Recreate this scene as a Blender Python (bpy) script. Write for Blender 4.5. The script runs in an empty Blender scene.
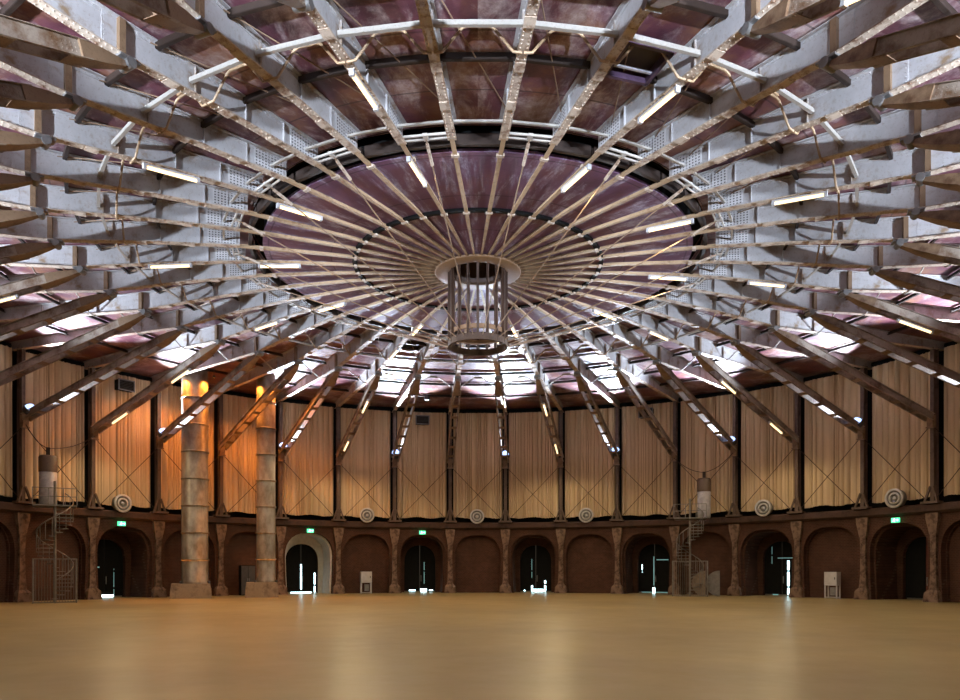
import bpy, math, random
from mathutils import Vector, Matrix
random.seed(7)
PI = math.pi
C = bpy.context.scene.collection
D = bpy.data
CAM = Vector((0.0, -31.2, 1.77)); FPX = 755.0

# ------------------------------------------------------------------ mesh builder
class MB:
    def __init__(s): s.v = []; s.f = []; s.sm = []
    def add(s, vs, fs, smooth=False):
        b = len(s.v); s.v += [tuple(p) for p in vs]
        for f in fs: s.f.append(tuple(i + b for i in f)); s.sm.append(smooth)
        return s
    def box(s, c, d):
        x, y, z = c; a, b, h = d[0]/2, d[1]/2, d[2]/2
        vs = [(x+i*a, y+j*b, z+k*h) for i in (-1, 1) for j in (-1, 1) for k in (-1, 1)]
        return s.add(vs, [(0,1,3,2), (4,6,7,5), (0,4,5,1), (2,3,7,6), (0,2,6,4), (1,5,7,3)])
    def bar(s, p0, p1, w, h, up=(0, 0, 1)):
        p0, p1 = Vector(p0), Vector(p1); d = (p1-p0).normalized(); u = Vector(up)
        sd = d.cross(u)
        if sd.length < 1e-4: sd = d.cross(Vector((1, 0, 0)))
        sd.normalize(); u = sd.cross(d).normalized()
        vs = []
        for p in (p0, p1):
            for (a, b) in ((-1, -1), (1, -1), (1, 1), (-1, 1)):
                vs.append(p + sd*(a*w/2) + u*(b*h/2))
        return s.add(vs, [(3,2,1,0), (4,5,6,7), (0,1,5,4), (1,2,6,5), (2,3,7,6), (3,0,4,7)])
    def tube(s, pts, r, n=6, smooth=True):
        pts = [Vector(p) for p in pts]; vs = []; fs = []; m = len(pts)
        for i, p in enumerate(pts):
            d = (pts[min(i+1, m-1)] - pts[max(i-1, 0)]).normalized()
            a = d.cross(Vector((0, 0, 1)))
            if a.length < 1e-3: a = d.cross(Vector((1, 0, 0)))
            a.normalize(); b = d.cross(a)
            rr = r[i] if isinstance(r, (list, tuple)) else r
            for k in range(n):
                t = 2*PI*k/n; vs.append(p + a*(rr*math.cos(t)) + b*(rr*math.sin(t)))
        for i in range(m-1):
            for k in range(n):
                k2 = (k+1) % n; fs.append((i*n+k, i*n+k2, (i+1)*n+k2, (i+1)*n+k))
        s.add(vs, fs, smooth)
        s.add(vs[:n], [tuple(range(n))[::-1]]); s.add(vs[-n:], [tuple(range(n))])
        return s
    def lathe(s, prof, n=32, c=(0, 0), axis='z', smooth=True, off=0.0):
        vs = []; fs = []; m = len(prof)
        for (r, z) in prof:
            for k in range(n):
                t = 2*PI*k/n + off
                if axis == 'z': vs.append((c[0]+r*math.cos(t), c[1]+r*math.sin(t), z))
                else: vs.append((z, c[0]+r*math.cos(t), c[1]+r*math.sin(t)))
        for i in range(m-1):
            for k in range(n):
                k2 = (k+1) % n; fs.append((i*n+k, i*n+k2, (i+1)*n+k2, (i+1)*n+k))
        return s.add(vs, fs, smooth)
    def loft(s, rows, smooth=False, close=False):
        n = len(rows[0]); vs = [p for r in rows for p in r]; fs = []
        for i in range(len(rows)-1):
            for k in range(n if close else n-1):
                k2 = (k+1) % n; fs.append((i*n+k, i*n+k2, (i+1)*n+k2, (i+1)*n+k))
        return s.add(vs, fs, smooth)
    def prism(s, poly, y0, y1):          # polygon in x,z extruded along y
        n = len(poly)
        vs = [(x, y0, z) for x, z in poly] + [(x, y1, z) for x, z in poly]
        fs = [tuple(range(n)), tuple(range(2*n-1, n-1, -1))]
        fs += [(i, i+n, (i+1) % n+n, (i+1) % n) for i in range(n)]
        return s.add(vs, fs)
    def rivet(s, p, n, r=.022):
        p = Vector(p); n = Vector(n); a = n.orthogonal().normalized(); b = n.cross(a)
        vs = [p+a*r, p+b*r, p-a*r, p-b*r, p+n*r*.8]
        return s.add(vs, [(0,1,4), (1,2,4), (2,3,4), (3,0,4)])
    def data(s, name, mat):
        me = D.meshes.new(name); me.from_pydata(s.v, [], s.f)
        me.polygons.foreach_set('use_smooth', s.sm); me.materials.append(mat); me.update()
        return me

def obj(name, mb, mat, parent=None):
    me = mb.data(name, mat) if isinstance(mb, MB) else mb
    o = D.objects.new(name, me); C.objects.link(o)
    if parent: o.parent = parent
    return o
def tag(o, label, cat, group=None):
    o['label'] = label; o['category'] = cat
    if group: o['group'] = group
    return o
def thing(name, label, cat, loc=(0, 0, 0), rz=0, group=None):
    o = D.objects.new(name, None); o.empty_display_size = .2; C.objects.link(o)
    o.location = loc; o.rotation_euler = (0, 0, rz); return tag(o, label, cat, group)
def struct(name, mb, mat, parent=None):
    o = obj(name, mb, mat, parent); o['kind'] = 'structure'; return o
def dup(root, loc, rz, label, group=None):
    r = root.copy(); C.objects.link(r); r.location = loc; r.rotation_euler = (0, 0, rz); r['label'] = label
    if group: r['group'] = group
    for ch in list(root.children):
        c = ch.copy(); C.objects.link(c); c.parent = r
        for g in list(ch.children):
            q = g.copy(); C.objects.link(q); q.parent = c
    return r

R = math.radians
def pol(rho, a, z=0): return Vector((rho*math.sin(R(a)), rho*math.cos(R(a)), z))   # a clockwise from straight ahead
def rzof(a): return R(90-a)
def seen(pts, m=70):
    for p in pts:
        d = p.y-CAM.y
        if d < .5: continue
        x = 480+FPX*p.x/d; y = 570-FPX*(p.z-CAM.z)/d
        if -m < x < 960+m and -m < y < 700+m: return True
    return False
ORD = ['first','second','third','fourth','fifth','sixth','seventh','eighth','ninth','tenth']
def where_line(a):                        # for things on the radial lines
    s = 'right' if a > 0 else 'left'; b = abs(a)
    if b < 90: return ORD[int(round((b-4.5)/9))], s, 'far'
    return ORD[int(round((180-b-4.5)/9))], s, 'near'
def norm(a):
    a = (a+180) % 360-180
    return a
def where_bay(b):                         # b = -19..20, for things in the bays between the lines
    if b == 0: return 'bay straight behind the lantern cage'
    if abs(b) == 20: return 'bay straight before the lantern cage'
    s = 'right' if b > 0 else 'left'
    if abs(b) <= 10: return '%s bay %s of centre, far half' % (ORD[abs(b)-1], s)
    return '%s bay %s of centre, near half' % (ORD[19-abs(b)], s)
def ang(px, rho):                         # bearing (deg) of a point at radius rho seen at photo column px
    t_ = (px-477.8)/FPX; lo, hi = -80., 80.
    for _ in range(50):
        mid = (lo+hi)/2
        if rho*math.sin(R(mid))/(31.2+rho*math.cos(R(mid))) < t_: lo = mid
        else: hi = mid
    return lo
LINES = [norm(4.5+9*i) for i in range(40)]
BAYS = list(range(-19, 21))
WARM = {norm(13.5+36*m) for m in range(10)}
FLOOD = {norm(4.5+18*m) for m in range(20)}

# ------------------------------------------------------------------ materials
class NT:
    def __init__(s, name, rough=.6, metal=0.0, spec=.4):
        s.m = D.materials.new(name); s.m.use_nodes = True; s.t = s.m.node_tree
        s.b = s.t.nodes['Principled BSDF']
        s.b.inputs['Roughness'].default_value = rough; s.b.inputs['Metallic'].default_value = metal
        s.b.inputs['Specular IOR Level'].default_value = spec
        s.co = s.t.nodes.new('ShaderNodeTexCoord').outputs['Object']
    def n(s, typ, **kw):
        q = s.t.nodes.new(typ)
        for k, v in kw.items(): setattr(q, k, v)
        return q
    def link(s, a, b): s.t.links.new(a, b)
    def math(s, op, a, b=None):
        q = s.n('ShaderNodeMath', operation=op)
        for i, v in enumerate((a, b)):
            if v is None: continue
            if isinstance(v, (int, float)): q.inputs[i].default_value = v
            else: s.link(v, q.inputs[i])
        return q.outputs[0]
    def map(s, scale, src=None):
        q = s.n('ShaderNodeMapping'); q.inputs['Scale'].default_value = scale
        s.link(src or s.co, q.inputs[0]); return q.outputs[0]
    def noise(s, scale, detail=6, rough=.6, src=None, dist=0.0):
        q = s.n('ShaderNodeTexNoise'); q.inputs['Scale'].default_value = scale
        q.inputs['Detail'].default_value = detail; q.inputs['Roughness'].default_value = rough
        q.inputs['Distortion'].default_value = dist
        s.link(src or s.co, q.inputs['Vector']); return q.outputs['Fac']
    def ramp(s, fac, stops):
        q = s.n('ShaderNodeValToRGB'); e = q.color_ramp.elements
        while len(e) < len(stops): e.new(.5)
        for i, (p, c) in enumerate(stops):
            e[i].position = p; e[i].color = (c[0], c[1], c[2], 1) if isinstance(c, tuple) else (c, c, c, 1)
        s.link(fac, q.inputs[0]); return q.outputs[0]
    def mix(s, fac, a, b, blend='MIX'):
        q = s.n('ShaderNodeMix', data_type='RGBA', blend_type=blend)
        for k, v in ((0, fac), (6, a), (7, b)):
            if isinstance(v, (int, float)): q.inputs[k].default_value = v
            elif isinstance(v, tuple): q.inputs[k].default_value = (v[0], v[1], v[2], 1)
            else: s.link(v, q.inputs[k])
        return q.outputs[2]
    def color(s, v):
        if isinstance(v, tuple): s.b.inputs['Base Color'].default_value = (*v, 1)
        else: s.link(v, s.b.inputs['Base Color'])
        return s
    def bump(s, h, st=.3, d=.02):
        q = s.n('ShaderNodeBump'); q.inputs['Strength'].default_value = st; q.inputs['Distance'].default_value = d
        s.link(h, q.inputs['Height']); s.link(q.outputs[0], s.b.inputs['Normal']); return s
    def polar(s):                                         # (angle in bays, radius, z) from world-centred object coords
        sp = s.n('ShaderNodeSeparateXYZ'); s.link(s.co, sp.inputs[0])
        an = s.math('MULTIPLY', s.math('ARCTAN2', sp.outputs[0], sp.outputs[1]), 180/PI/9)
        ra = s.math('SQRT', s.math('ADD', s.math('MULTIPLY', sp.outputs[0], sp.outputs[0]), s.math('MULTIPLY', sp.outputs[1], sp.outputs[1])))
        cb = s.n('ShaderNodeCombineXYZ'); s.link(an, cb.inputs[0]); s.link(ra, cb.inputs[1]); s.link(sp.outputs[2], cb.inputs[2])
        return an, ra, cb.outputs[0]

def plain(name, col, rough=.6, metal=0., var=.25, scale=4., spec=.4):
    t = NT(name, rough, metal, spec); f = t.noise(scale)
    d = tuple(c*(1-var) for c in col); l = tuple(min(1, c*(1+var)) for c in col)
    return t.color(t.ramp(f, [(.3, d), (.7, l)])).m
def glow(name, col, st):
    m = D.materials.new(name); m.use_nodes = True; b = m.node_tree.nodes['Principled BSDF']
    b.inputs['Base Color'].default_value = (*col, 1); b.inputs['Emission Color'].default_value = (*col, 1)
    b.inputs['Emission Strength'].default_value = st; return m

def mat_roof(name, dark, mid, brown, pale, pale_amt, rough):
    t = NT(name, rough, 0., .5); an, ra, pc = t.polar()
    base = t.ramp(t.noise(.55, 8, .65), [(.30, dark), (.48, mid), (.62, brown), (.8, mid)])
    st = t.noise(1.0, 7, .7, t.map((2.2, .55, 1), pc), .4)
    streak = t.ramp(st, [(pale_amt, 0.), (pale_amt+.14, .75)])
    fine = t.ramp(t.noise(5., 6, .75), [(.35, .25), (.65, 1.)])
    c = t.mix(t.math('MULTIPLY', streak, fine), base, pale)
    # sheet joints: narrow concentric laps and a mid-bay seam
    fr = t.math('ABSOLUTE', t.math('SUBTRACT', t.math('FRACT', t.math('MULTIPLY', ra, .42)), .5))
    fa = t.math('ABSOLUTE', t.math('SUBTRACT', t.math('FRACT', t.math('ADD', an, .0)), .5))
    seam = t.math('MAXIMUM', t.math('LESS_THAN', fr, .012), t.math('LESS_THAN', fa, .006))
    c = t.mix(t.math('MULTIPLY', seam, .6), c, tuple(x*.35 for x in dark))
    t.color(c); t.bump(t.noise(3., 6, .7), .35, .04); return t.m
M = {}
M['roof'] = mat_roof('roof_sheet_paint', (.05, .014, .022), (.14, .046, .062), (.24, .105, .058), (.62, .52, .50), .485, .45)
M['disc'] = mat_roof('disc_sheet_paint', (.10, .045, .085), (.15, .068, .125), (.17, .07, .10), (.55, .55, .72), .51, .6)

def mat_rust(name, paint, rust, amt, rough=.5, sc=1.3, metal=.0):
    t = NT(name, rough, metal, .5)
    f = t.noise(sc, 8, .7); r = t.ramp(f, [(amt, 0.), (amt+.16, 1.)])
    sp = t.ramp(t.noise(sc*9, 5, .7), [(.55, 0.), (.66, .8)])
    pv = t.mix(t.noise(sc*2.5, 4), tuple(c*.78 for c in paint), tuple(min(1, c*1.15) for c in paint))
    rv = t.mix(t.noise(sc*4, 4), tuple(c*.55 for c in rust), rust)
    t.color(t.mix(t.math('MAXIMUM', r, t.math('MULTIPLY', sp, .5)), pv, rv)); t.bump(f, .2, .02); return t.m
M['web'] = mat_rust('grey_girder_paint', (.48, .46, .46), (.33, .22, .13), .52)
t = NT('riveted_splice_plate', .5, 0, .5)
sp_ = t.n('ShaderNodeSeparateXYZ'); t.link(t.co, sp_.inputs[0])
fx = t.math('SUBTRACT', t.math('FRACT', t.math('MULTIPLY', sp_.outputs[0], 9.)), .5); fz = t.math('SUBTRACT', t.math('FRACT', t.math('MULTIPLY', sp_.outputs[2], 11.)), .5)
dd = t.math('SQRT', t.math('ADD', t.math('MULTIPLY', fx, fx), t.math('MULTIPLY', fz, fz)))
t.color(t.mix(t.math('LESS_THAN', dd, .26), (.56, .54, .54), (.07, .06, .06))); M['splice'] = t.m
M['flange'] = mat_rust('worn_flange_paint', (.55, .44, .34), (.24, .12, .065), .50, .55, 3.)
M['strut'] = mat_rust('brown_strut_paint', (.24, .15, .085), (.12, .055, .025), .5, .5)
M['strutside'] = mat_rust('grey_brown_channel_paint', (.30, .235, .18), (.15, .075, .035), .5, .5)
M['rafter'] = mat_rust('tan_rafter_paint', (.40, .265, .15), (.22, .11, .05), .52, .55, 2.)
M['whitebar'] = mat_rust('white_bar_paint', (.46, .42, .37), (.30, .16, .08), .68, .55, 3.)
M['rod'] = plain('brown_rod_steel', (.30, .20, .13), .5, .2)
M['darksteel'] = plain('dark_brown_steel', (.028, .016, .011), .55, .1)
M['ringsteel'] = mat_rust('rusty_ring_steel', (.12, .065, .04), (.20, .10, .05), .5, .55, 3)
M['black'] = plain('black_paint', (.006, .006, .006), .7, spec=.15)
M['cage'] = mat_rust('lantern_cage_steel', (.05, .020, .008), (.025, .011, .005), .55, .55, 4)
M['cageplate'] = mat_rust('lantern_plate_steel', (.17, .088, .038), (.09, .045, .02), .55, .55, 4)
M['column'] = mat_rust('column_steel', (.11, .07, .05), (.06, .03, .018), .5)
M['galv'] = plain('galvanised_steel', (.24, .23, .22), .4, .6)
M['greytank'] = plain('pale_grey_sheet', (.36, .35, .38), .5)
M['white'] = plain('white_enamel', (.50, .49, .50), .5, 0, .1)
M['grey'] = plain('mid_grey_paint', (.22, .22, .23), .5)
M['housing'] = plain('lamp_housing_paint', (.05, .05, .055), .5)
M['warmtube'] = glow('warm_tube_glow', (1., .74, .40), 2.2)
M['coldlens'] = glow('cold_lens_glow', (.42, .58, 1.), 2.1)
M['orange'] = glow('orange_lens_glow', (1., .36, .05), 12.)
M['exit'] = glow('green_exit_glow', (.10, .95, .42), 1.6)
M['exitfig'] = glow('pale_exit_figure', (.75, 1., .85), 2.4)
M['day'] = glow('daylight_strip_glow', (.62, .93, 1.), 7.)
M['daydim'] = glow('dim_daylight_strip_glow', (.35, .75, .8), .3)

t = NT('brick_wall', .85, 0, .2)
an, ra, pc = t.polar()
br = t.n('ShaderNodeTexBrick'); t.link(t.map((4.24*4, 0, 4.2), pc), br.inputs['Vector'])
sw = t.n('ShaderNodeCombineXYZ'); sp = t.n('ShaderNodeSeparateXYZ'); t.link(t.map((4.24, 1, 1), pc), sp.inputs[0])
t.link(sp.outputs[0], sw.inputs[0]); t.link(sp.outputs[2], sw.inputs[1]); t.link(sw.outputs[0], br.inputs['Vector'])
br.inputs['Scale'].default_value = 2.6; br.inputs['Color1'].default_value = (.085, .034, .02, 1); br.inputs['Color2'].default_value = (.058, .024, .015, 1)
br.inputs['Mortar'].default_value = (.11, .07, .05, 1); br.inputs['Mortar Size'].default_value = .02
t.color(t.mix(t.ramp(t.noise(1.2, 6), [(.35, .0), (.7, .55)]), br.outputs['Color'], (.03, .014, .010))); M['brick'] = t.m
M['pier'] = mat_rust('worn_pier_stone', (.20, .13, .09), (.06, .028, .018), .44, .85, 2.2)
M['plaster'] = plain('whitewashed_plaster', (.55, .55, .52), .8, 0, .12)
M['cornice'] = mat_rust('dark_cornice_brick', (.062, .03, .02), (.03, .016, .012), .5, .85, 1.5)
t = NT('tan_curtain_cloth', .9, 0, .1)
t.color(t.mix(t.ramp(t.noise(1., 4, .6, t.map((3, 3, .12))), [(.35, 0.), (.65, 1.)]), (.52, .39, .245), (.64, .50, .325))); M['curtain'] = t.m
t = NT('tan_polished_floor', .3, 0, .35)
f1 = t.noise(.16, 5, .55, None, .3); f2 = t.noise(.9, 7, .7)
c = t.mix(t.ramp(f1, [(.3, 0.), (.7, 1.)]), (.31, .235, .10), (.47, .37, .165))
ln = t.n('ShaderNodeTexWave'); 
t.color(c); t.link(t.ramp(f2, [(.3, .29), (.7, .38)]), t.b.inputs['Roughness']); M['floor'] = t.m
t = NT('duct_sheet_metal', .45, .35, .5)
t.color(t.mix(t.ramp(t.noise(1.5, 7, .65, t.map((1, 1, .5))), [(.4, 0.), (.62, 1.)]), (.14, .11, .08), (.28, .25, .21))); M['duct'] = t.m
M['plinth'] = mat_rust('plinth_concrete', (.30, .22, .15), (.14, .09, .06), .52, .8)

# ------------------------------------------------------------------ profile of the roof
def interp(tab, x):
    for (a, za), (b, zb) in zip(tab, tab[1:]):
        if x <= b: return za+(zb-za)*(x-a)/(b-a)
    return tab[-1][1]
ZB = [(9.4, 14.22), (12.5, 14.06), (16., 13.78), (21., 13.87), (28.0, 13.98)]
ZT = [(9.4, 14.82), (12.5, 14.72), (16., 14.58), (21., 14.50), (28.0, 14.38)]
zb = lambda r: interp(ZB, r)
zt = lambda r: interp(ZT, r)
RN = 16.0                                  # node where strut meets girder

# ------------------------------------------------------------------ setting
m = MB(); ring = [40]; 
m.add([(40*math.cos(2*PI*k/96), 40*math.sin(2*PI*k/96), 0) for k in range(96)], [tuple(range(96))])
struct('floor', m, M['floor'])
m = MB(); rows = []
for r in (9.0, 11, 12.5, 14, 16, 18.5, 21, 24, 28.4):
    rows.append([tuple(pol(r, 9*i+4.5, zt(min(r, 28.0))+.03)) for i in range(40)])
m.loft(rows, close=True)
rows = [[tuple(pol(r, 9*i+4.5, z)) for i in range(40)] for r, z in ((28.4, 14.7), (9.0, 15.2))]
m.loft(rows, close=True)
struct('ceiling', m, M['roof'])
m = MB()
m.loft([[tuple(pol(r, 3*i, z)) for i in range(120)] for r, z in ((1.25, 14.16), (1.7, 14.16), (5.5, 14.305), (8.55, 14.315), (8.55, 14.42), (1.25, 14.42))], close=True)
struct('ceiling_center', m, M['disc'])
m = MB(); m.loft([[tuple(pol(r, 3*i, z)) for i in range(120)] for r, z in ((8.5, 14.4), (8.5, 15.22), (9.05, 15.22), (9.05, 14.84))], close=True)
struct('trim_1', m, M['black'])
AW = 85.5
m = MB(); m.loft([[tuple(pol(r, -AW+4.5*i, z)) for i in range(39)] for r, z in ((28.25, 5.2), (28.25, 14.5), (28.7, 14.5), (28.7, 5.2))])
struct('wall_upper', m, M['black'])
m = MB(); m.loft([[tuple(pol(r, -AW+9*i, z)) for i in range(20)] for r, z in ((27.2, 4.9), (27.0, 5.03), (27.0, 5.36), (27.1, 5.43), (28.3, 5.43))])
struct('trim_2', m, M['cornice'])

HW = 27.3*math.sin(R(4.5)); AP = 27.3*math.cos(R(4.5))     # half bay and apothem of the arcade face
def arch(hw, spring, top, base_hw=None, n=14, p=.72, q=.95):
    base_hw = base_hw or hw
    pts = [(-base_hw, 0.), (-(base_hw+hw)/2*1.01, spring*.5), (-hw, spring)]
    for i in range(1, n):
        tt = PI-PI*i/n; c_ = math.cos(tt)
        pts.append((math.copysign(abs(c_)**p, c_)*hw, spring+(top-spring)*math.sin(tt)**q))
    return pts+[(hw, spring), ((base_hw+hw)/2*1.01, spring*.5), (base_hw, 0.)]
def face_hole(mb, x, W, top, pts, f):       # flat wall with an arch hole, in the bay frame -> world through f
    for sgn in (0, 1):
        js = pts[:3] if not sgn else pts[-3:]
        for (y0, z0), (y1, z1) in zip(js, js[1:]):
            e = -W if not sgn else W
            mb.add([f(x, e, z0), f(x, y0, z0), f(x, y1, z1), f(x, e, z1)], [(0, 1, 2, 3)])
    sp = pts[2][1]; hw = pts[-3][0]
    for s in (-1, 1): mb.add([f(x, s*W, sp), f(x, s*hw, sp), f(x, s*hw, top), f(x, s*W, top)], [(0, 1, 2, 3)])
    for (y0, z0), (y1, z1) in zip(pts[2:-2], pts[3:-2]):
        mb.add([f(x, y0, z0), f(x, y1, z1), f(x, y1, top), f(x, y0, top)], [(0, 1, 2, 3)])
def bayframe(b):
    a = R(90-9*b); c, s = math.cos(a), math.sin(a)
    return lambda x, y, z: (x*c-y*s, x*s+y*c, z)
DOORS = {-6: 'd', -3: 'w', -1: 'd', 1: 'd', 3: 'd', 5: 'd', 7: 'd'}
OUT = arch(1.79, 2.8, 4.48, 1.68)
INN = arch(1.24, 2.5, 3.75, 1.25, p=.9)
m = MB(); mw = MB(); DEEP = 2.3
for b in range(-9, 10):
    f = bayframe(b); face_hole(m, AP, HW, 5.1, OUT, f)
    deep = DEEP if b in DOORS else .55
    tgt = mw if DOORS.get(b) == 'w' else m
    ins = [(y*.93, z*.97) for y, z in OUT] if b in DOORS else [(y*.98, z*.985) for y, z in OUT]
    m.loft([[f(AP, y, z) for y, z in OUT], [f(AP+.35, y, z) for y, z in OUT]])
    tgt.loft([[f(AP+.35, y, z) for y, z in OUT], [f(AP+.36, y, z) for y, z in ins], [f(AP+deep, y, z) for y, z in ins]])
    if b in DOORS:
        face_hole(tgt, AP+deep, 1.9, 4.7, INN, f)
        m.loft([[f(AP+deep, y, z) for y, z in INN], [f(AP+deep+.4, y, z) for y, z in INN]])
        tgt.add([f(AP+.36, s*1.9, z) for s in (-1, 1) for z in (4.75, 4.7)], [(0, 1, 3, 2)])
    else:
        m.add([f(AP+deep, y, z) for y, z in ((-1.9, 0), (1.9, 0), (1.9, 4.8), (-1.9, 4.8))], [(0, 1, 2, 3)])
struct('wall_back', m, M['brick'])
struct('wall_porch', mw, M['plaster'])
# doors: two leaves in each inner arch, glowing strips on them stand in for daylight leaking past
def leaf(y0, y1, top):
    q = MB(); q.box(((AP+DEEP+.3), (y0+y1)/2, top/2+.06), (.07, y1-y0, top-.06))
    for z in (.6, 1.7, 2.8):
        if z < top-.2: q.box((AP+DEEP+.255, (y0+y1)/2, z), (.03, (y1-y0)*.9, .14))
    return q
gaps = {  # (y, z, width, height, bright)   y>0 is left in the photo
 -6: [(-.1, .10, 1.0, .14, 1), (.45, 1.95, .25, .07, 0), (-.62, 1.0, .03, 1.7, 0)],
 -3: [(0, 1.25, .10, 1.9, 1), (-1.05, .8, .09, 1.5, 1), (0, .05, 1.6, .08, 1)],
 -1: [(-.3, .16, .5, .24, 1), (.6, .14, .5, .10, 1), (-.9, .14, .3, .08, 1), (-.35, 1.5, .05, 1.8, 0)],
 1: [(-.75, .5, .12, .85, 1), (-.2, .14, .8, .2, 1), (.30, .35, .12, .55, 1), (.32, 1.9, .04, 1.5, 0), (.9, .12, .12, .08, 1)],
 3: [(.05, .2, .18, .45, 1), (.05, 1.7, .06, 2.2, 0), (.95, 1.9, .05, .6, 1), (-.6, 2.55, .9, .06, 0), (0, .07, 2., .05, 0)],
 5: [(-.45, 1.25, .14, 2.3, 1), (-.3, 2.6, 1.2, .04, 0), (.7, 2.8, .03, 1.2, 0), (.45, .06, .4, .07, 0)],
 7: [(.9, 1.5, .02, .02, 0)]}
GA = {-6: .3}
for n, b in enumerate(sorted(DOORS)):
    e = D.objects.new('door_%d' % (n+1), None); C.objects.link(e); e['kind'] = 'structure'; e.rotation_euler.z = R(90-9*b)
    lm = M['black'] if b != 7 else plain('dark_red_door_paint', (.10, .025, .015), .6)
    obj('leaf', leaf(-1.25, -.02, 3.9), lm, e); obj('leaf', leaf(.02, 1.25, 3.9), M['black'], e)
    q = MB().box((AP+DEEP+.24, -.1, 1.1), (.06, .04, .5)); obj('handle', q, M['grey'], e)
    for (y, z, w, h, br_) in gaps[b]:
        if w > .025: obj('daylight_glow_strip', MB().box((AP+DEEP+.25, y, z), (.012, w, h)), M['day' if br_ else 'daydim'], e)

# ------------------------------------------------------------------ girders
def P(r, t, z): return (r-RN, t, z-13.78)
def girder_parts():
    rs = [9.4+i*.465 for i in range(41)]; rs[-1] = 28.0
    w = MB(); bf = MB(); tf = MB()
    for s in (-.006, .006):
        w.loft([[P(r, s, zb(r)) for r in rs], [P(r, s, zt(r)) for r in rs]])
    for s in (-1, 1):                                # flange angles riveted to the web, and rivet lines
        w.loft([[P(r, s*.02, zt(r)-.10) for r in rs], [P(r, s*.02, zt(r)-.02) for r in rs]])
        w.loft([[P(r, s*.02, zb(r)+.10) for r in rs], [P(r, s*.02, zb(r)+.02) for r in rs]])
        w.loft([[P(r, 0, zt(r)-.10) for r in rs], [P(r, s*.02, zt(r)-.10) for r in rs]])
        w.loft([[P(r, 0, zb(r)+.10) for r in rs], [P(r, s*.02, zb(r)+.10) for r in rs]])
        r = 9.6
        while r < 22:
            w.rivet(P(r, s*.02, zt(r)-.06), (0, s, 0), .026); w.rivet(P(r, s*.02, zb(r)+.06), (0, s, 0), .026); r += .16
    def flange(mb, zf, th, hw, up):
        a = [[P(r, -hw, zf(r)) for r in rs], [P(r, hw, zf(r)) for r in rs], [P(r, hw, zf(r)+th) for r in rs], [P(r, -hw, zf(r)+th) for r in rs]]
        mb.loft(a+[a[0]])
    flange(bf, lambda r: zb(r)-.03, .03, .13, 0); flange(tf, lambda r: zt(r)-.02, .03, .12, 0)
    r = 9.6
    while r < 22:
        for t_ in (-.08, .08): bf.rivet(P(r, t_, zb(r)-.03), (0, 0, -1), .030)
        r += .15
    for r in (11.2, 12.9, 14.6): bf.box(P(r, 0, zb(r)-.045), (.34, .27, .02))
    st = []
    for r in (10.85, 12.25, 13.9, 18.4, 21.5):
        q = MB()
        for s in (-1, 1): q.box(P(r, s*.04, (zb(r)+zt(r))/2), (.03, .06, zt(r)-zb(r)-.04))
        for s in (-1, 1): q.box(P(r-.05, s*.012, (zb(r)+zt(r))/2), (.10, .012, zt(r)-zb(r)-.2))
        st.append(q)
    big = MB(); bst = MB()
    for s in (-1, 1):
        bst.box(P(RN-.02, s*.075, (zb(RN)+zt(RN))/2), (.16, .13, zt(RN)-zb(RN)-.03))
        big.box(P(RN+.22, s*.018, (zb(RN)+zt(RN))/2), (.42, .02, zt(RN)-zb(RN)-.06))
        for k in range(6): big.rivet(P(RN+.38, s*.028, zb(RN)+.1+k*.115), (0, s, 0))
    sp = MB()
    for s in (-1, 1):
        for i in range(2): sp.box(P(9.78+i*.54, s*.024, 14.5), (.51, .014, .46))
    return w, bf, tf, st, big, sp, bst
w, bf, tf, st, big, sp, bst = girder_parts()
g0 = None
def girder_label(a):
    o, s, h = where_line(a)
    ex = ' carrying a warm strip light' if a in WARM else ''
    return '%s riveted roof girder %s of centre, %s half%s' % (o, s, h, ex)
for a in LINES:
    loc = pol(RN, a, 13.78); lab = girder_label(a)
    if g0 is None:
        g0 = thing('roof_girder', lab, 'girder', loc, rzof(a), 'radial roof girders')
        obj('web', w, M['web'], g0); obj('bottom_flange', bf, M['flange'], g0); obj('top_flange', tf, M['web'], g0)
        for q in st: obj('stiffener', q, M['web'], g0)
        obj('node_plate', big, M['web'], g0); obj('node_stiffener', bst, M['strut'], g0); obj('splice_plate', sp, M['splice'], g0)
    else: dup(g0, loc, rzof(a), lab)
# rafters under the central disc
m = MB()
rr = [1.55+.5*i for i in range(17)]; rr[-1] = 9.5
zr = lambda r: 14.12+.15*min(1, (r-1.5)/4)
hwid = lambda r: .035+.032*min(1, (r-1.5)/3)
a4 = [[(r, -hwid(r), zr(r)-.10) for r in rr], [(r, hwid(r), zr(r)-.10) for r in rr], [(r, hwid(r), zr(r)-.07) for r in rr], [(r, .012, zr(r)-.07) for r in rr], [(r, .012, zr(r)+.03) for r in rr], [(r, -.012, zr(r)+.03) for r in rr], [(r, -.012, zr(r)-.07) for r in rr], [(r, -hwid(r), zr(r)-.07) for r in rr]]
m.loft(a4+[a4[0]])
clip = MB().box((5.0, 0, zr(5)-.09), (.10, .24, .06)); clip2 = MB().box((8.6, 0, zr(8.6)-.08), (.14, .24, .08))
r0 = None
for a in LINES:
    o, s, h = where_line(a)
    lab = '%s slim tan rafter %s of centre under the purple disc, %s half' % (o, s, h)
    if r0 is None:
        r0 = thing('radial_rafter', lab, 'rafter', (0, 0, 0), rzof(a), 'rafters under the central disc')
        obj('tee_bar', m, M['rafter'], r0); obj('clip', clip, M['flange'], r0); obj('clip', clip2, M['flange'], r0)
    else: dup(r0, (0, 0, 0), rzof(a), lab)
m = MB(); m.loft([[tuple(pol(r, 4.5*i, z)) for i in range(80)] for r, z in ((4.93, 14.20), (5.12, 14.20), (5.12, 14.30), (4.93, 14.30), (4.93, 14.20))], close=True)
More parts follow.
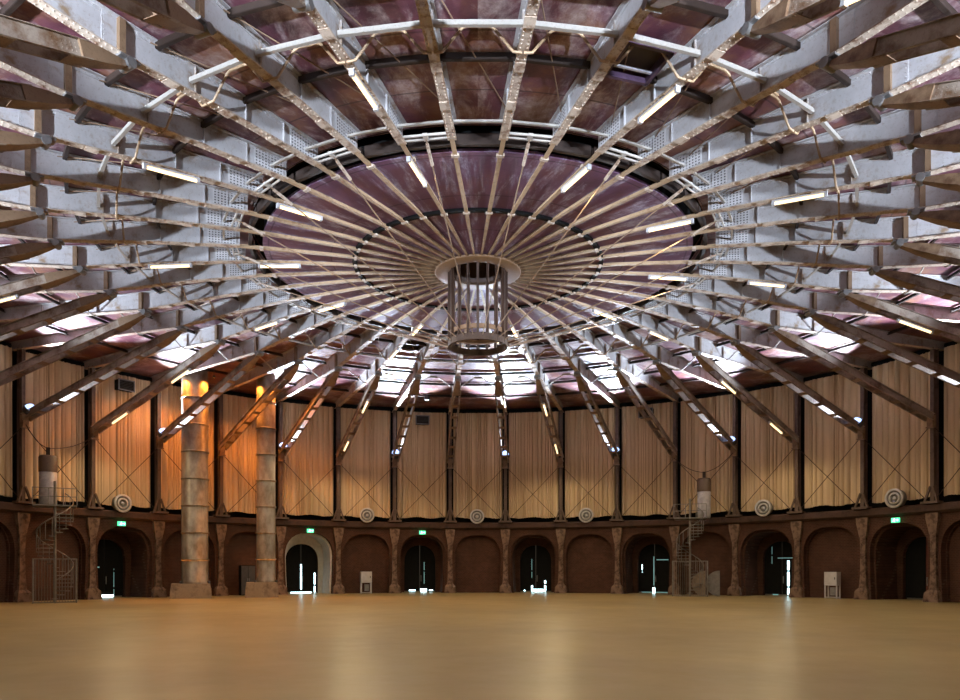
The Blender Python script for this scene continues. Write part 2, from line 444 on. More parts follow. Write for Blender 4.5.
tag(obj('disc_ring', m, M['black']), 'dark steel ring crossing the tan rafters halfway out on the purple disc', 'ring')

# ------------------------------------------------------------------ struts
FOOT = (27.0, 10.12); TIP = (15.75, 13.62)
SL = math.atan2(TIP[1]-FOOT[1], FOOT[0]-TIP[0]); LEN = math.hypot(TIP[1]-FOOT[1], FOOT[0]-TIP[0])
def S(u, t, v):                              # u along strut from foot, v perpendicular up ; local origin at the foot
    return (-u*math.cos(SL)+v*math.sin(SL), t, u*math.sin(SL)+v*math.cos(SL))
def sbox(mb, u0, u1, t0, t1, v0, v1, e=0):
    vs = [S(u, t_, v) for u in (u0, u1) for t_ in (t0, t1) for v in (v0, v1)]
    return mb.add(vs, [(0,1,3,2), (4,6,7,5), (0,4,5,1), (2,3,7,6), (0,2,6,4), (1,5,7,3)])
s0 = None
def build_strut(lab, a):
    e = thing('diagonal_strut', lab, 'strut', pol(FOOT[0], a, FOOT[1]), rzof(a), 'diagonal struts from the wall columns')
    UE = LEN-1.1
    for s in (-1, 1):
        q = MB(); sbox(q, .1, UE, s*.185-.008, s*.185+.008, -.19, .19)
        i0, i1 = sorted((s*.185, s*.265))
        sbox(q, .1, UE, i0, i1, .175, .19); sbox(q, .1, UE, i0, i1, -.19, -.175)
        for k in range(8):
            for v in (-.08, 0, .08): q.rivet(S(UE-.12-k*.11, s*.193, v), (0, s, 0), .02)
        obj('side_channel', q, M['strutside'], e)
    for k in range(7):
        u = 1.35+k*(UE-1.75)/6
        q = MB(); sbox(q, u-.16, u+.16, -.24, .24, -.205, -.19)
        for s in (-1, 1):
            for d in (-.1, 0, .1): q.rivet(S(u+d, s*.2, -.205), S(0, 0, -1), .02)
        obj('batten_plate', q, M['strut'], e)
    q = MB()
    prof = [(UE-.25, .19, .26), (UE+.35, .15, .2), (LEN-.15, .06, .12), (LEN+.1, .05, .08)]
    rows = [[S(u, -t_, -h), S(u, t_, -h), S(u, t_, h), S(u, -t_, h)] for u, h, t_ in prof]
    q.loft(rows, close=True); q.add(rows[0], [(0,1,2,3)]); q.add(rows[-1], [(3,2,1,0)])
    obj('tip_shoe', q, M['strut'], e)
    q = MB().tube([S(LEN-.02, -.2, .03), S(LEN-.02, .2, .03)], .13, 10); q.box((-(LEN)*math.cos(SL)+.05, 0, LEN*math.sin(SL)+.10), (.5, .34, .06))
    obj('node_pin', q, M['galv'], e)
    return e
for a in LINES:
    ps = [pol(FOOT[0]+(TIP[0]-FOOT[0])*k/8, a, FOOT[1]+(TIP[1]-FOOT[1])*k/8) for k in range(9)]
    if not seen(ps, 60): continue
    o, s, h = where_line(a)
    ex = 'above a floodlight' if (a in FLOOD and abs(a) < 70) else ('with warm strip lights' if a in WARM else '')
    lab = ('%s brown diagonal strut %s of centre, %s half %s' % (o, s, h, ex)).strip()
    if s0 is None: s0 = build_strut(lab, a)
    else: dup(s0, pol(FOOT[0], a, FOOT[1]), rzof(a), lab)

# ------------------------------------------------------------------ lamps
def mk_tube(L):
    t_ = MB().tube([(-L/2, 0, 0), (L/2, 0, 0)], .05, 8); e = [MB().box((s*(L/2+.05), 0, .01), (.1, .12, .12)) for s in (-1, 1)]
    b = MB().box((0, 0, .075), (L+.2, .13, .05)); return t_, e, b
tt, te, tb = mk_tube(1.5)
u0 = None
def place_tube(loc, a, tilt, lab, group):
    global u0
    if not seen([loc], 120) and abs(a) < 90: return
    if u0 is None:
        u0 = thing('strip_light', lab, 'strip light', loc, 0, group)
        obj('tube', tt, M['warmtube'], u0)
        for q in te: obj('end_cap', q, M['white'], u0)
        obj('batten', tb, M['white'], u0); o = u0
        ld = D.lights.new('tube_lamp', 'SPOT'); ld.energy = 350; ld.color = (1., .78, .45); ld.spot_size = R(165); ld.spot_blend = .4; ld.shadow_soft_size = .05
        lo = D.objects.new('tube_lamp', ld); C.objects.link(lo); lo.parent = u0; lo.location = (0, 0, -.12)
    else: o = dup(u0, loc, 0, lab, group)
    o.rotation_euler = (0, tilt, rzof(a))
for a in sorted(WARM):
    o, s, h = where_line(a)
    r = 12.35; place_tube(pol(r, a, zb(r)-.15), a, math.atan2(zb(11.5)-zb(13.2), 1.7), 'warm strip light under the %s roof girder %s of centre, %s half' % (o, s, h), 'warm strip lights under the girders')
    r = 8.05; place_tube(pol(r, a, zr(r)-.22), a, .03, 'warm strip light under the %s disc rafter %s of centre, %s half' % (o, s, h), 'warm strip lights at the disc edge')
    for u, nm in ((2.6, 'lower'), (8.3, 'upper')):
        x, _, z = S(u, 0, -.30); loc = pol(FOOT[0]+x, a, FOOT[1]+z)
        if seen([loc], 20): place_tube(loc, a, SL, '%s warm strip light on the %s diagonal strut %s of centre, %s half' % (nm, o, s, h), 'warm strip lights on the struts')
hs = MB().lathe([(.10, -.22), (.2, -.2), (.24, -.05), (.24, .02), (.21, .02), (.18, -.12), (0.01, -.14)], 16)

ln_ = MB().lathe([(.005, .16), (.10, .13), (.165, .05), (.19, -.02), (.17, -.1), (.005, -.13)], 16)
f0 = None
for a in sorted(FLOOD):
    o, s, h = where_line(a); loc = pol(26.5, a, 10.62)
    lab = 'glowing blue-white floodlight on the %s wall column %s of centre, %s half' % (o, s, h)
    if f0 is None:
        f0 = thing('floodlight', lab, 'floodlight', loc, rzof(a), 'blue-white floodlights on the wall columns')
        
        for q_ in (obj('housing', hs, M['housing'], f0), obj('lens', ln_, M['coldlens'], f0)): q_.rotation_euler.y = R(-48); q_.scale = (1.55, 1.55, 1.55)
        ld = D.lights.new('flood_lamp', 'SPOT'); ld.energy = 16500; ld.color = (.70, .82, 1.); ld.spot_size = R(80); ld.spot_blend = .5; ld.shadow_soft_size = .12
        lo = D.objects.new('flood_lamp', ld); C.objects.link(lo); lo.parent = f0; lo.location = (-.2, 0, .24); lo.rotation_euler = (PI, R(-55), 0); lo.scale = (1, .66, 1)
    else: dup(f0, loc, rzof(a), lab)

# ------------------------------------------------------------------ bracing between girders
def bayloc(b, r=0, z=0): return pol(r, 9*b, z), rzof(9*b)
def series(name, mb, mat, cat, fmt, group, bays, r, z, span):
    me = mb.data(name, mat); n = 0
    for b in bays:
        if not seen([pol(r, 9*b+d, z) for d in (-span, 0, span)], 40): continue
        o = obj(name, me, mat); loc, rz = bayloc(b, r, z); o.location = loc; o.rotation_euler.z = rz
        tag(o, fmt % where_bay(b), cat, group); n += 1
def chord(r): return r*math.sin(R(4.5))
def trapezoid(r, rod):
    h = chord(r); z0 = zb(r)-.05; zt_ = zt(r)-.12
    pts = [(0, -h+.02, z0), (0, -h+.22, z0+.02), (0, -.36, zt_-.04), (0, -.26, zt_), (0, .26, zt_), (0, .36, zt_-.04), (0, h-.22, z0+.02), (0, h-.02, z0)]
    q = MB().tube([(x, y, z-z0) for x, y, z in pts], rod, 6, False); q.box((0, 0, zt_-z0+.06), (.12, .5, .06)); return q, z0
q, z0 = trapezoid(13.45, .035)
series('brace_frame', q, M['rafter'], 'brace', 'thin trapezoid brace between girders of inner ring, %s', 'inner ring of trapezoid braces', BAYS, 13.45, z0, 4)
q, z0 = trapezoid(18.6, .035)
series('brace_frame', q, M['whitebar'], 'brace', 'thin trapezoid brace of outer ring near strut heads, %s', 'outer ring of trapezoid braces', BAYS, 18.6, z0, 4)
r = 14.0; h = chord(r)
q = MB().bar((0, -h+.03, 0), (0, h-.03, 0), .10, .03); q.bar((.045, -h+.03, .05), (.045, h-.03, .05), .015, .1)
series('tie_bar', q, M['whitebar'], 'tie bar', 'flat white tie bar between girders, %s', 'white tie bars between the girders', BAYS, r, zb(r)+.24, 4)
r = 9.95; h = chord(r)
q = MB().bar((0, -h+.03, 0), (0, h-.03, 0), .08, .06)
series('ring_bar', q, M['whitebar'], 'bar', 'white bar of disc surround outer ring, %s', 'white bars round the disc', BAYS, r, 14.40, 4)
r = 9.5; h = chord(r)
q = MB().bar((0, -h+.05, 0), (0, h-.05, 0), .05, .06); q.bar((.2, -h+.05, 0), (.2, h-.05, 0), .05, .06); q.box((.1, 0, 0), (.28, .14, .08))
series('anchor_bar', q, M['whitebar'], 'bar', 'double anchor bar holding a tie rod, %s', 'double anchor bars of the tie rods', [b for b in BAYS if b % 2], r, 14.22, 4)
r = 9.0; h = chord(r)
q = MB().bar((0, -h+.05, 0), (0, h-.05, 0), .12, .02); q.bar((-.05, -h+.05, .16), (-.05, h-.05, .16), .02, .32); q.bar((.05, -h+.05, .16), (.05, h-.05, .16), .02, .32)
series('ring_beam', q, M['darksteel'], 'ring beam', 'rusty brown ring channel beside the purple disc, %s', 'brown channels round the disc', BAYS, r, 14.26, 4)
for r, nm in ((12.3, 'innermost'), (15.0, 'second'), (17.7, 'third'), (20.4, 'fourth'), (23.6, 'outermost')):
    h = chord(r); q = MB().bar((0, -h+.02, 0), (0, h-.02, 0), .025, .16); q.bar((-.05, -h+.02, -.08), (-.05, h-.02, -.08), .1, .02)
    series('purlin', q, M['darksteel'], 'purlin', 'dark purlin of '+nm+' purlin circle, %s', nm+' circle of purlins', BAYS, r, zt(r)-.08, 4)
# diagonal wind rods in the plane of the roof
ra_, rb_ = 10.2, 15.2
d = MB().tube([pol(ra_, -4.3, zt(ra_)-.12), pol(rb_, 4.3, zt(rb_)-.12)], .018, 5)
me = d.data('wind_rod', M['rod'])
for b in BAYS:
    if not seen([pol(r_, 9*b, 14.4) for r_ in (10.5, 12.5, 15)], 10): continue
    o = obj('wind_rod', me, M['rod']); o.rotation_euler.z = R(-9*b)
    tag(o, 'thin diagonal wind rod under the roof sheets, %s' % where_bay(b), 'rod', 'diagonal wind rods under the roof')
# tie rods from the cage foot to the disc surround
me = MB().tube([(1.17, 0, 11.12), (9.55, 0, 14.2)], .022, 6).data('tie_rod', M['rod'])
me2 = MB().tube([(8.7, 0, 13.89), (9.4, 0, 14.145)], .05, 8).data('turnbuckle', M['flange'])
for b in BAYS:
    if b % 2 == 0: continue
    e = thing('tie_rod', 'thin tie rod rising from the lantern cage foot, %s' % where_bay(b), 'rod', (0, 0, 0), rzof(9*b), 'tie rods of the lantern cage')
    obj('rod', me, None, e); obj('turnbuckle', me2, None, e)

# ------------------------------------------------------------------ lantern cage
e = thing('lantern_cage', 'round rusty steel lantern cage hanging from the roof centre', 'cage', (0, 0, 14.0))
q = MB().lathe([(1.2, 0), (1.74, 0), (1.78, .03), (1.78, .1), (1.2, .1), (1.2, 0)], 40); obj('top_plate', q, M['cageplate'], e)
q = MB().lathe([(1.2, .0), (1.2, 1.2), (.01, 1.2)], 40)
for k in range(20):
    t_ = 2*PI*k/20; q.bar((1.17*math.cos(t_), 1.17*math.sin(t_), .02), (1.17*math.cos(t_), 1.17*math.sin(t_), 1.15), .05, .05)
obj('drum', q, M['cage'], e)
for k in range(18):
    t_ = 2*PI*(k+.5)/18; c_, s_ = math.cos(t_), math.sin(t_)
    q = MB().bar((1.2*c_, 1.2*s_, .02), (1.2*c_, 1.2*s_, -3.0), .10, .025, (-s_, c_, 0)); q.bar((1.15*c_, 1.15*s_, .02), (1.15*c_, 1.15*s_, -3.0), .02, .1, (-s_, c_, 0))
    obj('bar', q, M['cage'], e)
for z, hh, nm in ((-3.05, .26, 'foot_hoop'),):
    q = MB().lathe([(1.13, z), (1.24, z), (1.24, z+hh), (1.13, z+hh), (1.13, z)], 40, smooth=False); obj(nm, q, M['cage'], e)
q = MB().lathe([(1.10, -2.58), (1.16, -2.58), (1.16, -2.40), (1.10, -2.40), (1.10, -2.58)], 40, smooth=False); obj('band', q, M['cageplate'], e)
q = MB().box((-.35, -.9, .55), (.3, .1, .2)); obj('junction_box', q, M['black'], e)

# ------------------------------------------------------------------ columns, curtains, cross rods
c0 = None
for k in range(-9, 9):
    a = 9*k+4.5; o, s, _ = where_line(a)
    if abs(a) > 70: continue
    fl = 'bearing a floodlight' if norm(a) in FLOOD else 'without floodlight'
    lab = 'dark riveted wall column between curtains, %s %s of centre, %s' % (o, s, fl); loc = pol(27.25, a, 5.43)
    if c0 is None:
        c0 = thing('wall_column', lab, 'column', loc, rzof(a), 'steel columns between the curtains')
        q = MB()
        for x in (-.19, .19): q.box((x, 0, 4.3), (.02, .22, 8.6))
        q.box((0, 0, 4.3), (.38, .02, 8.6))
        for i in range(26):
            for y in (-.07, .07): q.rivet((-.2, y, .3+i*.16), (-1, 0, 0), .02)
        obj('post', q, M['column'], c0)
        for sg in (-1, 1):
            q = MB().bar((-.28, sg*.42, 0), (-.22, sg*.08, .95), .13, .10); obj('foot_brace', q, M['column'], c0)
        q = MB().box((-.22, 0, .06), (.5, 1.0, .12)); obj('base_plate', q, M['column'], c0)
        q = MB().box((-.26, 0, 4.54), (.24, .34, .62)); q.box((-.3, 0, 4.19), (.2, .44, .08)); obj('bracket', q, M['strut'], c0)
    else: dup(c0, loc, rzof(a), lab)
BN = {0: 'the middle bay'}
def bayname(b):
    if b == 0: return 'middle bay of the wall'
    return '%s bay %s of the middle bay' % (ORD[abs(b)-1], 'right' if b > 0 else 'left')
for b in range(-8, 9):
    rnd = random.Random(b+50); W = 27.75*math.sin(R(4.5))-.27; N = 170; xs = 27.75
    ph = rnd.random()*6; cols = []; acc = 0
    folds = []
    y = -W
    while y < W:
        wd = rnd.choice((.12, .16, .2, .3, .42)); folds.append((y, wd, rnd.uniform(.05, .18))); y += wd
    def px(y, z):
        x = 0
        for (f0_, wd, am) in folds:
            if f0_ <= y < f0_+wd:
                u = (y-f0_)/wd; x = am*math.sin(PI*u)**.6*(1+.2*(13.8-z)/8); break
        return x + .03*math.sin(y*2.1+ph)
    rows = []
    for zi in range(9):
        z = 5.82+(13.98-5.82)*zi/8; row = []
        for i in range(N+1):
            y = -W+2*W*i/N; zz = z+(rnd.uniform(-.02, .02) if zi in (0, 8) else 0)
            if zi == 0: zz += .05*math.sin(y*3+ph)
            row.append((-px(y, z), y, zz-5.82))
        rows.append(row)
    q = MB().loft(rows, smooth=False)
    o = obj('curtain', q, M['curtain']); o.location = pol(xs*math.cos(R(4.5)), 9*b, 5.82); o.rotation_euler.z = rzof(9*b)
    sol = o.modifiers.new('thick', 'SOLIDIFY'); sol.thickness = .015
    tag(o, 'pleated tan curtain hanging in the %s' % bayname(b), 'curtain', 'tan curtains round the wall')
rA = 26.98; hc = rA*math.sin(R(4.5)); xc = rA*math.cos(R(4.5))
r1 = MB().tube([(0, -hc+.2, 4.0), (0, hc-.2, -.0)], .02, 6); r2 = MB().tube([(.03, hc-.2, 4.0), (.03, -hc+.2, -.0)], .02, 6)
m1 = r1.data('rod', M['darksteel']); m2 = r2.data('rod', M['darksteel'])
for b in range(-8, 9):
    if b in (-7, 4): pass
    e = thing('cross_brace', 'crossed thin rods in front of the curtain, %s' % bayname(b), 'cross brace', pol(xc, 9*b, 5.56), rzof(9*b), 'crossed rods before the curtains')
    obj('rod', m1, None, e); obj('rod', m2, None, e)

# piers
p0 = None
for k in range(-9, 9):
    a = 9*k+4.5; o, s, _ = where_line(a)
    if abs(a) > 70: continue
    lab = 'tapered worn pier between wall arches, %s pier %s of the middle arch' % (o, s); loc = pol(27.3, a, 0)
    if p0 is None:
        p0 = thing('pier', lab, 'pier', loc, rzof(a), 'piers of the arcade')
        prof = [(.62, .24, .20), (1.4, .18, .17), (2.6, .155, .16), (3.6, .18, .18), (4.15, .28, .24), (4.6, .36, .28), (4.92, .36, .28)]
        rows = [[(.1, -h, z), (-d_, -h, z), (-d_, h, z), (.1, h, z)] for z, h, d_ in prof]
        q = MB().loft(rows, close=True); q.add(rows[-1], [(0, 1, 2, 3)]); obj('shaft', q, M['pier'], p0)
        rows = [[(.1, -h, z), (-d_, -h, z), (-d_, h, z), (.1, h, z)] for z, h, d_ in ((0, .46, .38), (.5, .40, .36), (.68, .25, .22))]
        q = MB().loft(rows, close=True); q.add(rows[-1], [(0, 1, 2, 3)]); obj('base_block', q, M['pier'], p0)
    else: dup(p0, loc, rzof(a), lab)

# ------------------------------------------------------------------ wall fittings
def ringm(ri, ro, x0, x1, n=28): return MB().lathe([(ri, x0), (ro, x0), (ro, x1), (ri, x1), (ri, x0)], n, axis='x')
v0 = None
for b, px_ in ((-6, 123), (-2, 367), (0, 477), (2, 586), (5, 763), (7, 894)):
    af = ang(px_, 26.7)
    lab = 'round ribbed fan with pale rim above the arches, %s' % bayname(b); loc = pol(26.7, af, 5.88)
    if v0 is None:
        v0 = thing('wall_fan', lab, 'fan', loc, rzof(af), 'round fans above the arches')
        obj('housing', MB().lathe([(.01, .42), (.50, .42), (.52, .05), (.42, .02), (.40, .12), (.01, .14)], 28, axis='x'), M['grey'], v0)
        obj('rim', ringm(.45, .56, -.04, .06), M['white'], v0); obj('middle_ring', ringm(.25, .34, -.02, .13), M['white'], v0)
        obj('hub', MB().lathe([(.01, -.02), (.1, 0), (.13, .13), (.01, .13)], 16, axis='x'), M['white'], v0)
        obj('mounting_foot', MB().box((.28, 0, -.44), (.3, .5, .16)), M['darksteel'], v0)
        v0.rotation_euler = (0, 0, rzof(af))
    else: dup(v0, loc, rzof(af), lab)
x0_ = None
for b, px_ in ((-6, 122), (-3, 310.5), (-1, 422.5), (7, 895)):
    af = ang(px_, 26.95)
    lab = 'green running man exit sign over door arch, %s' % bayname(b); loc = pol(26.95, af, 4.64)
    if x0_ is None:
        x0_ = thing('exit_sign', lab, 'exit sign', loc, rzof(af), 'green exit signs')
        obj('box', MB().box((.05, 0, 0), (.1, .66, .34)), M['exit'], x0_)
        q = MB()                                         # running figure and arrow, facing the hall (-x); +y is left
        q.lathe([(.001, -.012), (.035, -.012), (.035, 0)], 10, c=(.06, .11), axis='x')
        for p_, r_ in ((((-.006), .06, .07), (-.006, .10, -.02)), ((-.006, .10, -.02), (-.006, .02, -.07)), ((-.006, .02, -.07), (-.006, .04, -.14)), ((-.006, .10, -.02), (-.006, .16, -.08)), ((-.006, .16, -.08), (-.006, .24, -.09)), ((-.006, .07, .06), (-.006, -.02, .02)), ((-.006, .07, .05), (-.006, .16, .04))): q.bar(p_, r_, .035, .012, (1, 0, 0))
        q.bar((-.006, -.08, 0), (-.006, -.26, 0), .04, .012, (1, 0, 0)); q.bar((-.006, -.26, 0), (-.006, -.19, .07), .035, .012, (1, 0, 0)); q.bar((-.006, -.26, 0), (-.006, -.19, -.07), .035, .012, (1, 0, 0))
        obj('pictogram', q, M['exitfig'], x0_)
        for ch in x0_.children: ch.scale = (1, .72, .78)
    else: dup(x0_, loc, rzof(af), lab)
v = None
for b in (-6, -1, 3):
    y = {-6: .1, -1: .1, 3: .2}[b]
    loc = pol(27.2, 9*b, 13.3)
    lab = 'black louvred vent box at the curtain top, %s' % bayname(b)
    if v is None:
        v = thing('vent_box', lab, 'vent', loc, rzof(9*b), 'black vent boxes at the curtain tops')
        q = MB().box((.15, 0, 0), (.5, 1.0, .62)); obj('box', q, M['black'], v)
        q = MB()
        for s in (-1, 1): q.box((-.12, s*.5, 0), (.06, .07, .7)); q.box((-.12, 0, s*.32), (.06, 1.07, .06))
        obj('frame', q, M['grey'], v)
        q = MB()
        for i in range(6): q.bar((-.115, -.46, -.24+i*.095), (-.115, .46, -.24+i*.095), .06, .012, (.6, 0, 1))
        obj('louvre', q, M['housing'], v)
    else: dup(v, loc, rzof(9*b), lab)
# white electrical cabinets before two brick niches
cb = None
for b, lab in ((-2, 'white electrical cabinet on legs before the brick arch left of centre'), (6, 'white electrical cabinet with open lower shelf before the right brick arch')):
    af = ang(366 if b < 0 else 832.5, 26.9); loc = pol(26.9, af, 0)
    if cb is None:
        cb = thing('cabinet', lab, 'cabinet', loc, rzof(af), None)
        obj('body', MB().box((0, 0, 1.23), (.45, .82, .84)), M['white'], cb)
        dr = obj('door', MB().box((-.235, 0, 1.23), (.02, .76, .78)), M['white'], cb); obj('handle', MB().box((-.255, -.28, 1.25), (.03, .05, .14)), M['housing'], dr)
        for x in (-.18, .18):
            for y in (-.37, .37): obj('leg', MB().box((x, y, .405), (.07, .07, .81)), M['white'], cb)
        obj('shelf', MB().box((0, 0, .08), (.4, .72, .05)), M['white'], cb)
        obj('plug_panel', MB().box((.02, -.05, .45), (.2, .34, .5)), M['grey'], cb)
    else: dup(cb, loc, rzof(af), lab)
q = thing('cupboard', 'black cupboard in the arch between the two ducts', 'cupboard', pol(27.05, ang(247, 27.05), 0), rzof(-36))
obj('body', MB().box((0, 0, 1.05), (.5, 1.0, 2.1)), M['black'], q)
for s in (-1, 1):
    dd = obj('door', MB().box((-.265, s*.25, 1.05), (.03, .47, 2.0)), M['housing'], q); obj('handle', MB().box((-.29, s*.05, 1.1), (.03, .03, .2)), M['grey'], dd)

# ------------------------------------------------------------------ ducts, plinths and their orange uplights
def duct(px_, rho_depth, rad, pcx, label, hw, ph, plabel):
    x = (px_-477.8)/FPX*rho_depth; y = CAM.y+rho_depth
    pe = thing('duct_plinth', plabel, 'plinth', (x+(pcx-px_)/FPX*rho_depth, y, 0), math.atan2(CAM.x-x, y-CAM.y))
    rows = [[(-hw*k, -hw*k, z), (hw*k, -hw*k, z), (hw*k, hw*k, z), (-hw*k, hw*k, z)] for z, k in ((0, 1.04), (ph*.7, 1.0), (ph*.7, .985), (ph, .96))]
    b_ = MB().loft(rows, close=True); b_.add(rows[-1], [(0, 1, 2, 3)]); obj('block', b_, M['plinth'], pe)
    e = thing('duct', label, 'duct', (x, y, ph))
    top = zt(math.hypot(x, y))-ph
    obj('shaft', MB().lathe([(rad*1.08, 0), (rad*1.08, .12), (rad, .14), (rad, top)], 32), M['duct'], e)
    n = 7
    for k in range(n):
        z = 1.5+k*(top-1.6)/n
        obj('flange_ring', MB().lathe([(rad, z-.06), (rad+.045, z-.05), (rad+.045, z+.05), (rad, z+.06)], 32), M['duct'], e)
    cam = Vector((CAM.x-x, CAM.y-y, 0)).normalized(); sd = Vector((cam.y, -cam.x, 0))
    for s, nm in ((1, 'left'), (-1, 'right')):
        for top_, en in ((0, 350), (1, 1100)):
            rr_ = rad+(.60 if top_ else .22)
            p = Vector((x, y, 0)) + sd*(s*.80*rr_) + cam*(.55*rr_)
            p.z = ph+top-.42 if top_ else ph
            kind = 'downlight' if top_ else 'uplight'
            ue = thing(kind, 'orange %s at the %s of the %s, %s side' % (kind, 'head' if top_ else 'foot', label.split(' metal')[0].replace('slimmer', 'slim')+' duct', nm), kind, p, 0, 'orange duct lamps')
            q = 1-2*top_
            obj('housing', MB().lathe([(.07, 0), (.09, .02*q), (.09, .16*q), (.075, .16*q), (.07, .1*q), (.005, .1*q)], 14), M['housing'], ue)
            obj('lens', MB().lathe([(.07, .13*q), (.004, .14*q)], 14), M['orange'], ue)
            if top_: obj('hanger', MB().tube([(0, 0, 0), (0, 0, .40)], .02, 6), M['housing'], ue)
            ld = D.lights.new('orange_lamp', 'SPOT'); ld.energy = en; ld.color = (1., .30, .04); ld.spot_size = R(150 if top_ else 90); ld.spot_blend = .5; ld.shadow_soft_size = .05
            lo = D.objects.new('orange_lamp', ld); C.objects.link(lo); lo.parent = ue; lo.location = (0, 0, .2*q)
            lo.rotation_euler = (0 if top_ else PI, 0, 0)
    return x, y
duct(195, 47.9, .80, 191, 'thick grey metal duct rising from the left plinth to the roof', 1.18, .92, 'wide left plinth under the thick duct')
duct(266, 49.3, .60, 262, 'slimmer metal duct right of the thick duct, rising to the roof', 1.0, .98, 'narrower right plinth under the slim duct')

# ------------------------------------------------------------------ spiral stairs, cages, hanging tanks
def stair(b, px_, rho, tpx, cw, flip, side):
    loc = pol(rho, ang(px_, rho), 0); rz = math.atan2(loc.y-CAM.y, loc.x)
    e = thing('spiral_staircase', 'grey spiral staircase before the %s arch, climbing to a ledge platform' % side, 'staircase', loc, rz)
    obj('pole', MB().tube([(0, 0, 0), (0, 0, 6.6)], .07, 10), M['galv'], e)
    n = 24; sr = .88
    for k in range(n):
        t_ = flip*(k*R(22))+PI; z = .2+k*.21
        c_, s_ = math.cos(t_), math.sin(t_); d_ = R(11)
        poly = [(.07*math.cos(t_-d_), .07*math.sin(t_-d_)), (sr*math.cos(t_-d_), sr*math.sin(t_-d_)), (sr*math.cos(t_+d_), sr*math.sin(t_+d_)), (.07*math.cos(t_+d_), .07*math.sin(t_+d_))]
        q = MB().add([(x, y, zz) for zz in (z, z+.04) for x, y in poly], [(3,2,1,0), (4,5,6,7), (0,1,5,4), (1,2,6,5), (2,3,7,6), (3,0,4,7)])
        tr = obj('tread', q, M['galv'], e)
        q = MB().tube([(sr*c_, sr*s_, z), (sr*c_, sr*s_, z+1.0)], .018, 5); obj('baluster', q, M['galv'], tr)
    pts = [(sr*math.cos(flip*k*R(11)+PI), sr*math.sin(flip*k*R(11)+PI), 1.2+k*.105) for k in range(2*n-1)]
    obj('handrail', MB().tube(pts, .03, 6), M['galv'], e)
    obj('platform', MB().box((.6, .0, 5.27), (1.9, 2.1, .06)), M['galv'], e)
    for z in (5.75, 6.2):
        q = MB()
        for p_, r_ in (((-.35, -1.05), (-.35, 1.05)), ((-.35, -1.05), (1.5, -1.05)), ((-.35, 1.05), (1.5, 1.05))): q.tube([(p_[0], p_[1], z), (r_[0], r_[1], z)], .025, 6)
        obj('railing', q, M['galv'], e)
    for y in (-1.05, -.4, .3, 1.05): obj('railing_post', MB().tube([(-.35, y, 5.3), (-.35, y, 6.2)], .025, 6), M['galv'], e)
    # bar cage round the foot
    c = thing('bar_cage', 'cage of upright grey bars round the foot of the %s spiral staircase' % side, 'cage', loc, rz)
    fr = MB(); xd = .95; ht = 2.36
    for z in (.05, ht):
        for p_, r_ in (((-xd, -cw), (-xd, cw)), ((-xd, -cw), (xd, -cw)), ((-xd, cw), (xd, cw))): fr.bar((*p_, z), (*r_, z), .05, .05)
    for x, y in ((-xd, -cw), (-xd, 0), (-xd, cw), (xd, -cw), (xd, cw)): fr.box((x, y, ht/2), (.06, .06, ht))
    obj('frame', fr, M['galv'], c)
    me = MB().tube([(0, 0, .05), (0, 0, ht)], .014, 5).data('upright_bar', M['galv'])
    nb = int(cw*2/.13)
    for k in range(1, nb):
        o = obj('upright_bar', me, None, c); o.location = (-xd, -cw+k*2*cw/nb, 0)
    for s in (-1, 1):
        for k in range(1, 8):
            o = obj('upright_bar', me, None, c); o.location = (-xd+k*2*xd/8, s*cw, 0)
    # tank hanging by two cables from the neighbouring columns
    tl = pol(25.7, ang(tpx, 25.7), 5.32)
    te_ = thing('hanging_tank', 'upright cylindrical tank, brown top and grey body, hanging above the %s staircase' % side, 'tank', tl, rz)
    obj('body', MB().lathe([(.005, 0), (.40, 0), (.44, .08), (.44, 1.85), (.40, 1.87)], 24), M['greytank'], te_)
    obj('top_cover', MB().lathe([(.46, 1.8), (.46, 2.62), (.40, 2.72), (.005, 2.74)], 24), M['column'], te_)
    obj('lifting_eye', MB().box((0, 0, 2.95), (.16, .2, .45)), M['darksteel'], te_)
    for sg in (-1, 1):
        a2 = 9*b+sg*4.5; p1 = pol(26.9, a2, 9.8); p0_ = tl+Vector((0, 0, 3.12))
        pts = [p0_.lerp(p1, k/8)-Vector((0, 0, .25*math.sin(PI*k/8))) for k in range(9)]
        o = obj('cable', MB().tube([p-p0_ for p in pts], .022, 6), M['darksteel']); o.location = p0_
        tag(o, '%s slack cable holding the tank above the %s staircase' % ('right' if sg > 0 else 'left', side), 'cable')
stair(-7, 55, 25.0, 48, 1.02, 1, 'left'); stair(4, 690, 24.5, 704, 1.12, 1, 'right')
for px_, dep, lab, mt in ((705, 50.6, 'dull brown half-round board standing on end beside the right staircase', 'strutside'), (719, 50.9, 'pale grey half-round board standing on end, right of the brown one', 'galv')):
    x = (px_-477.8)/FPX*dep
    e = thing('half_round_board', lab, 'board', (x, CAM.y+dep, 0), -math.atan2(x, dep))
    poly = [(-.86*math.sin(PI*k/24), .86-.86*math.cos(PI*k/24)) for k in range(25)]
    obj('panel', MB().prism(poly, -.03, .03), M[mt], e)
    obj('edge_rail', MB().box((.03, 0, .86), (.05, .08, 1.72)), M[mt], e)
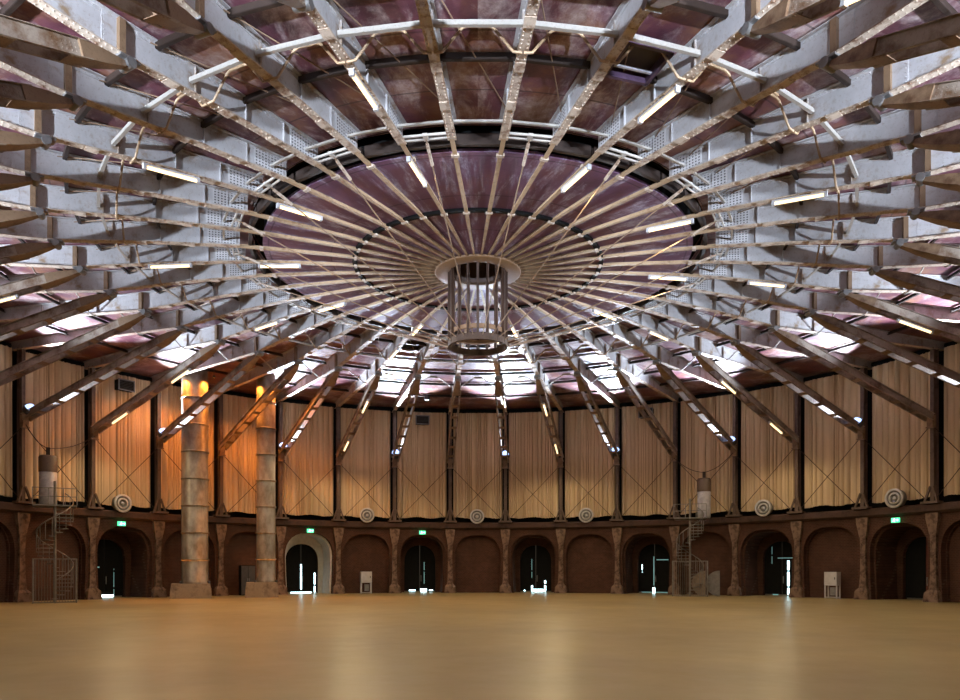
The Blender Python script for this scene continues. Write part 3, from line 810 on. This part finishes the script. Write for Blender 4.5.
# roof hatches, small spots
e = thing('roof_hatch', 'purple framed roof hatch between girders, upper right of the disc', 'hatch', pol(12.95, 162.0, 14.62), rzof(162.0))
q = MB()
for s in (-1, 1): q.box((s*.62, 0, -.1), (.1, 1.25, .24)); q.box((0, s*.6, -.1), (1.25, .1, .24))
obj('frame', q, plain('purple_frame_paint', (.07, .04, .07), .4), e); obj('panel', MB().box((0, 0, .02), (1.15, 1.15, .03)), M['darksteel'], e); obj('rail', MB().box((-.3, 0, -.12), (.07, 1.2, .05)), M['greytank'], e)
e = thing('roof_hatch', 'black roof hatch in the pale roof sheets, far side left of the lantern cage', 'hatch', pol(12.6, -18.0, 14.62), rzof(-18))
q = MB()
for s in (-1, 1): q.box((s*.5, 0, 0), (.1, 1.3, .2)); q.box((0, s*.65, 0), (1.1, .1, .2))
obj('frame', q, M['darksteel'], e); obj('panel', MB().box((0, 0, .03), (1.0, 1.3, .03)), M['black'], e)
for (px_, py_, dep, lab) in ((852, 353, 45.0, 'small blue-white spot under the roof edge at far right'), (427, 400, 54.5, 'small pale spot under the roof edge left of the lantern cage')):
    x = (px_-477.8)/FPX*dep; z = CAM.z+(570-py_)/FPX*dep
    e = thing('spot_lamp', lab, 'spotlight', (x, CAM.y+dep, z))
    obj('housing', MB().lathe([(.16, 0), (.19, .05), (.19, .22), (.06, .28), (.06, zt(math.hypot(x, CAM.y+dep))-z)], 14), M['housing'], e)
    obj('lens', MB().lathe([(.16, 0), (.004, -.05)], 14), glow('spot_lens_glow', (.7, .85, 1.), 3.), e)

# ------------------------------------------------------------------ world, camera
wd = D.worlds.new('World'); bpy.context.scene.world = wd; wd.use_nodes = True
bg = wd.node_tree.nodes['Background']; bg.inputs[0].default_value = (1.0, .80, .58, 1); bg.inputs[1].default_value = .05
cd = D.cameras.new('camera'); co = D.objects.new('camera', cd); C.objects.link(co)
co.location = CAM; co.rotation_euler = (PI/2, 0, 0)
cd.sensor_width = 36; cd.lens = FPX/960*36; cd.shift_y = 220/960; cd.shift_x = 2.2/960; cd.clip_end = 300
sc = bpy.context.scene; sc.camera = co
vs = sc.view_settings; vs.view_transform = 'Standard'; vs.look = 'None'; vs.exposure = 0.0; vs.gamma = 1; vs.use_curve_mapping = False
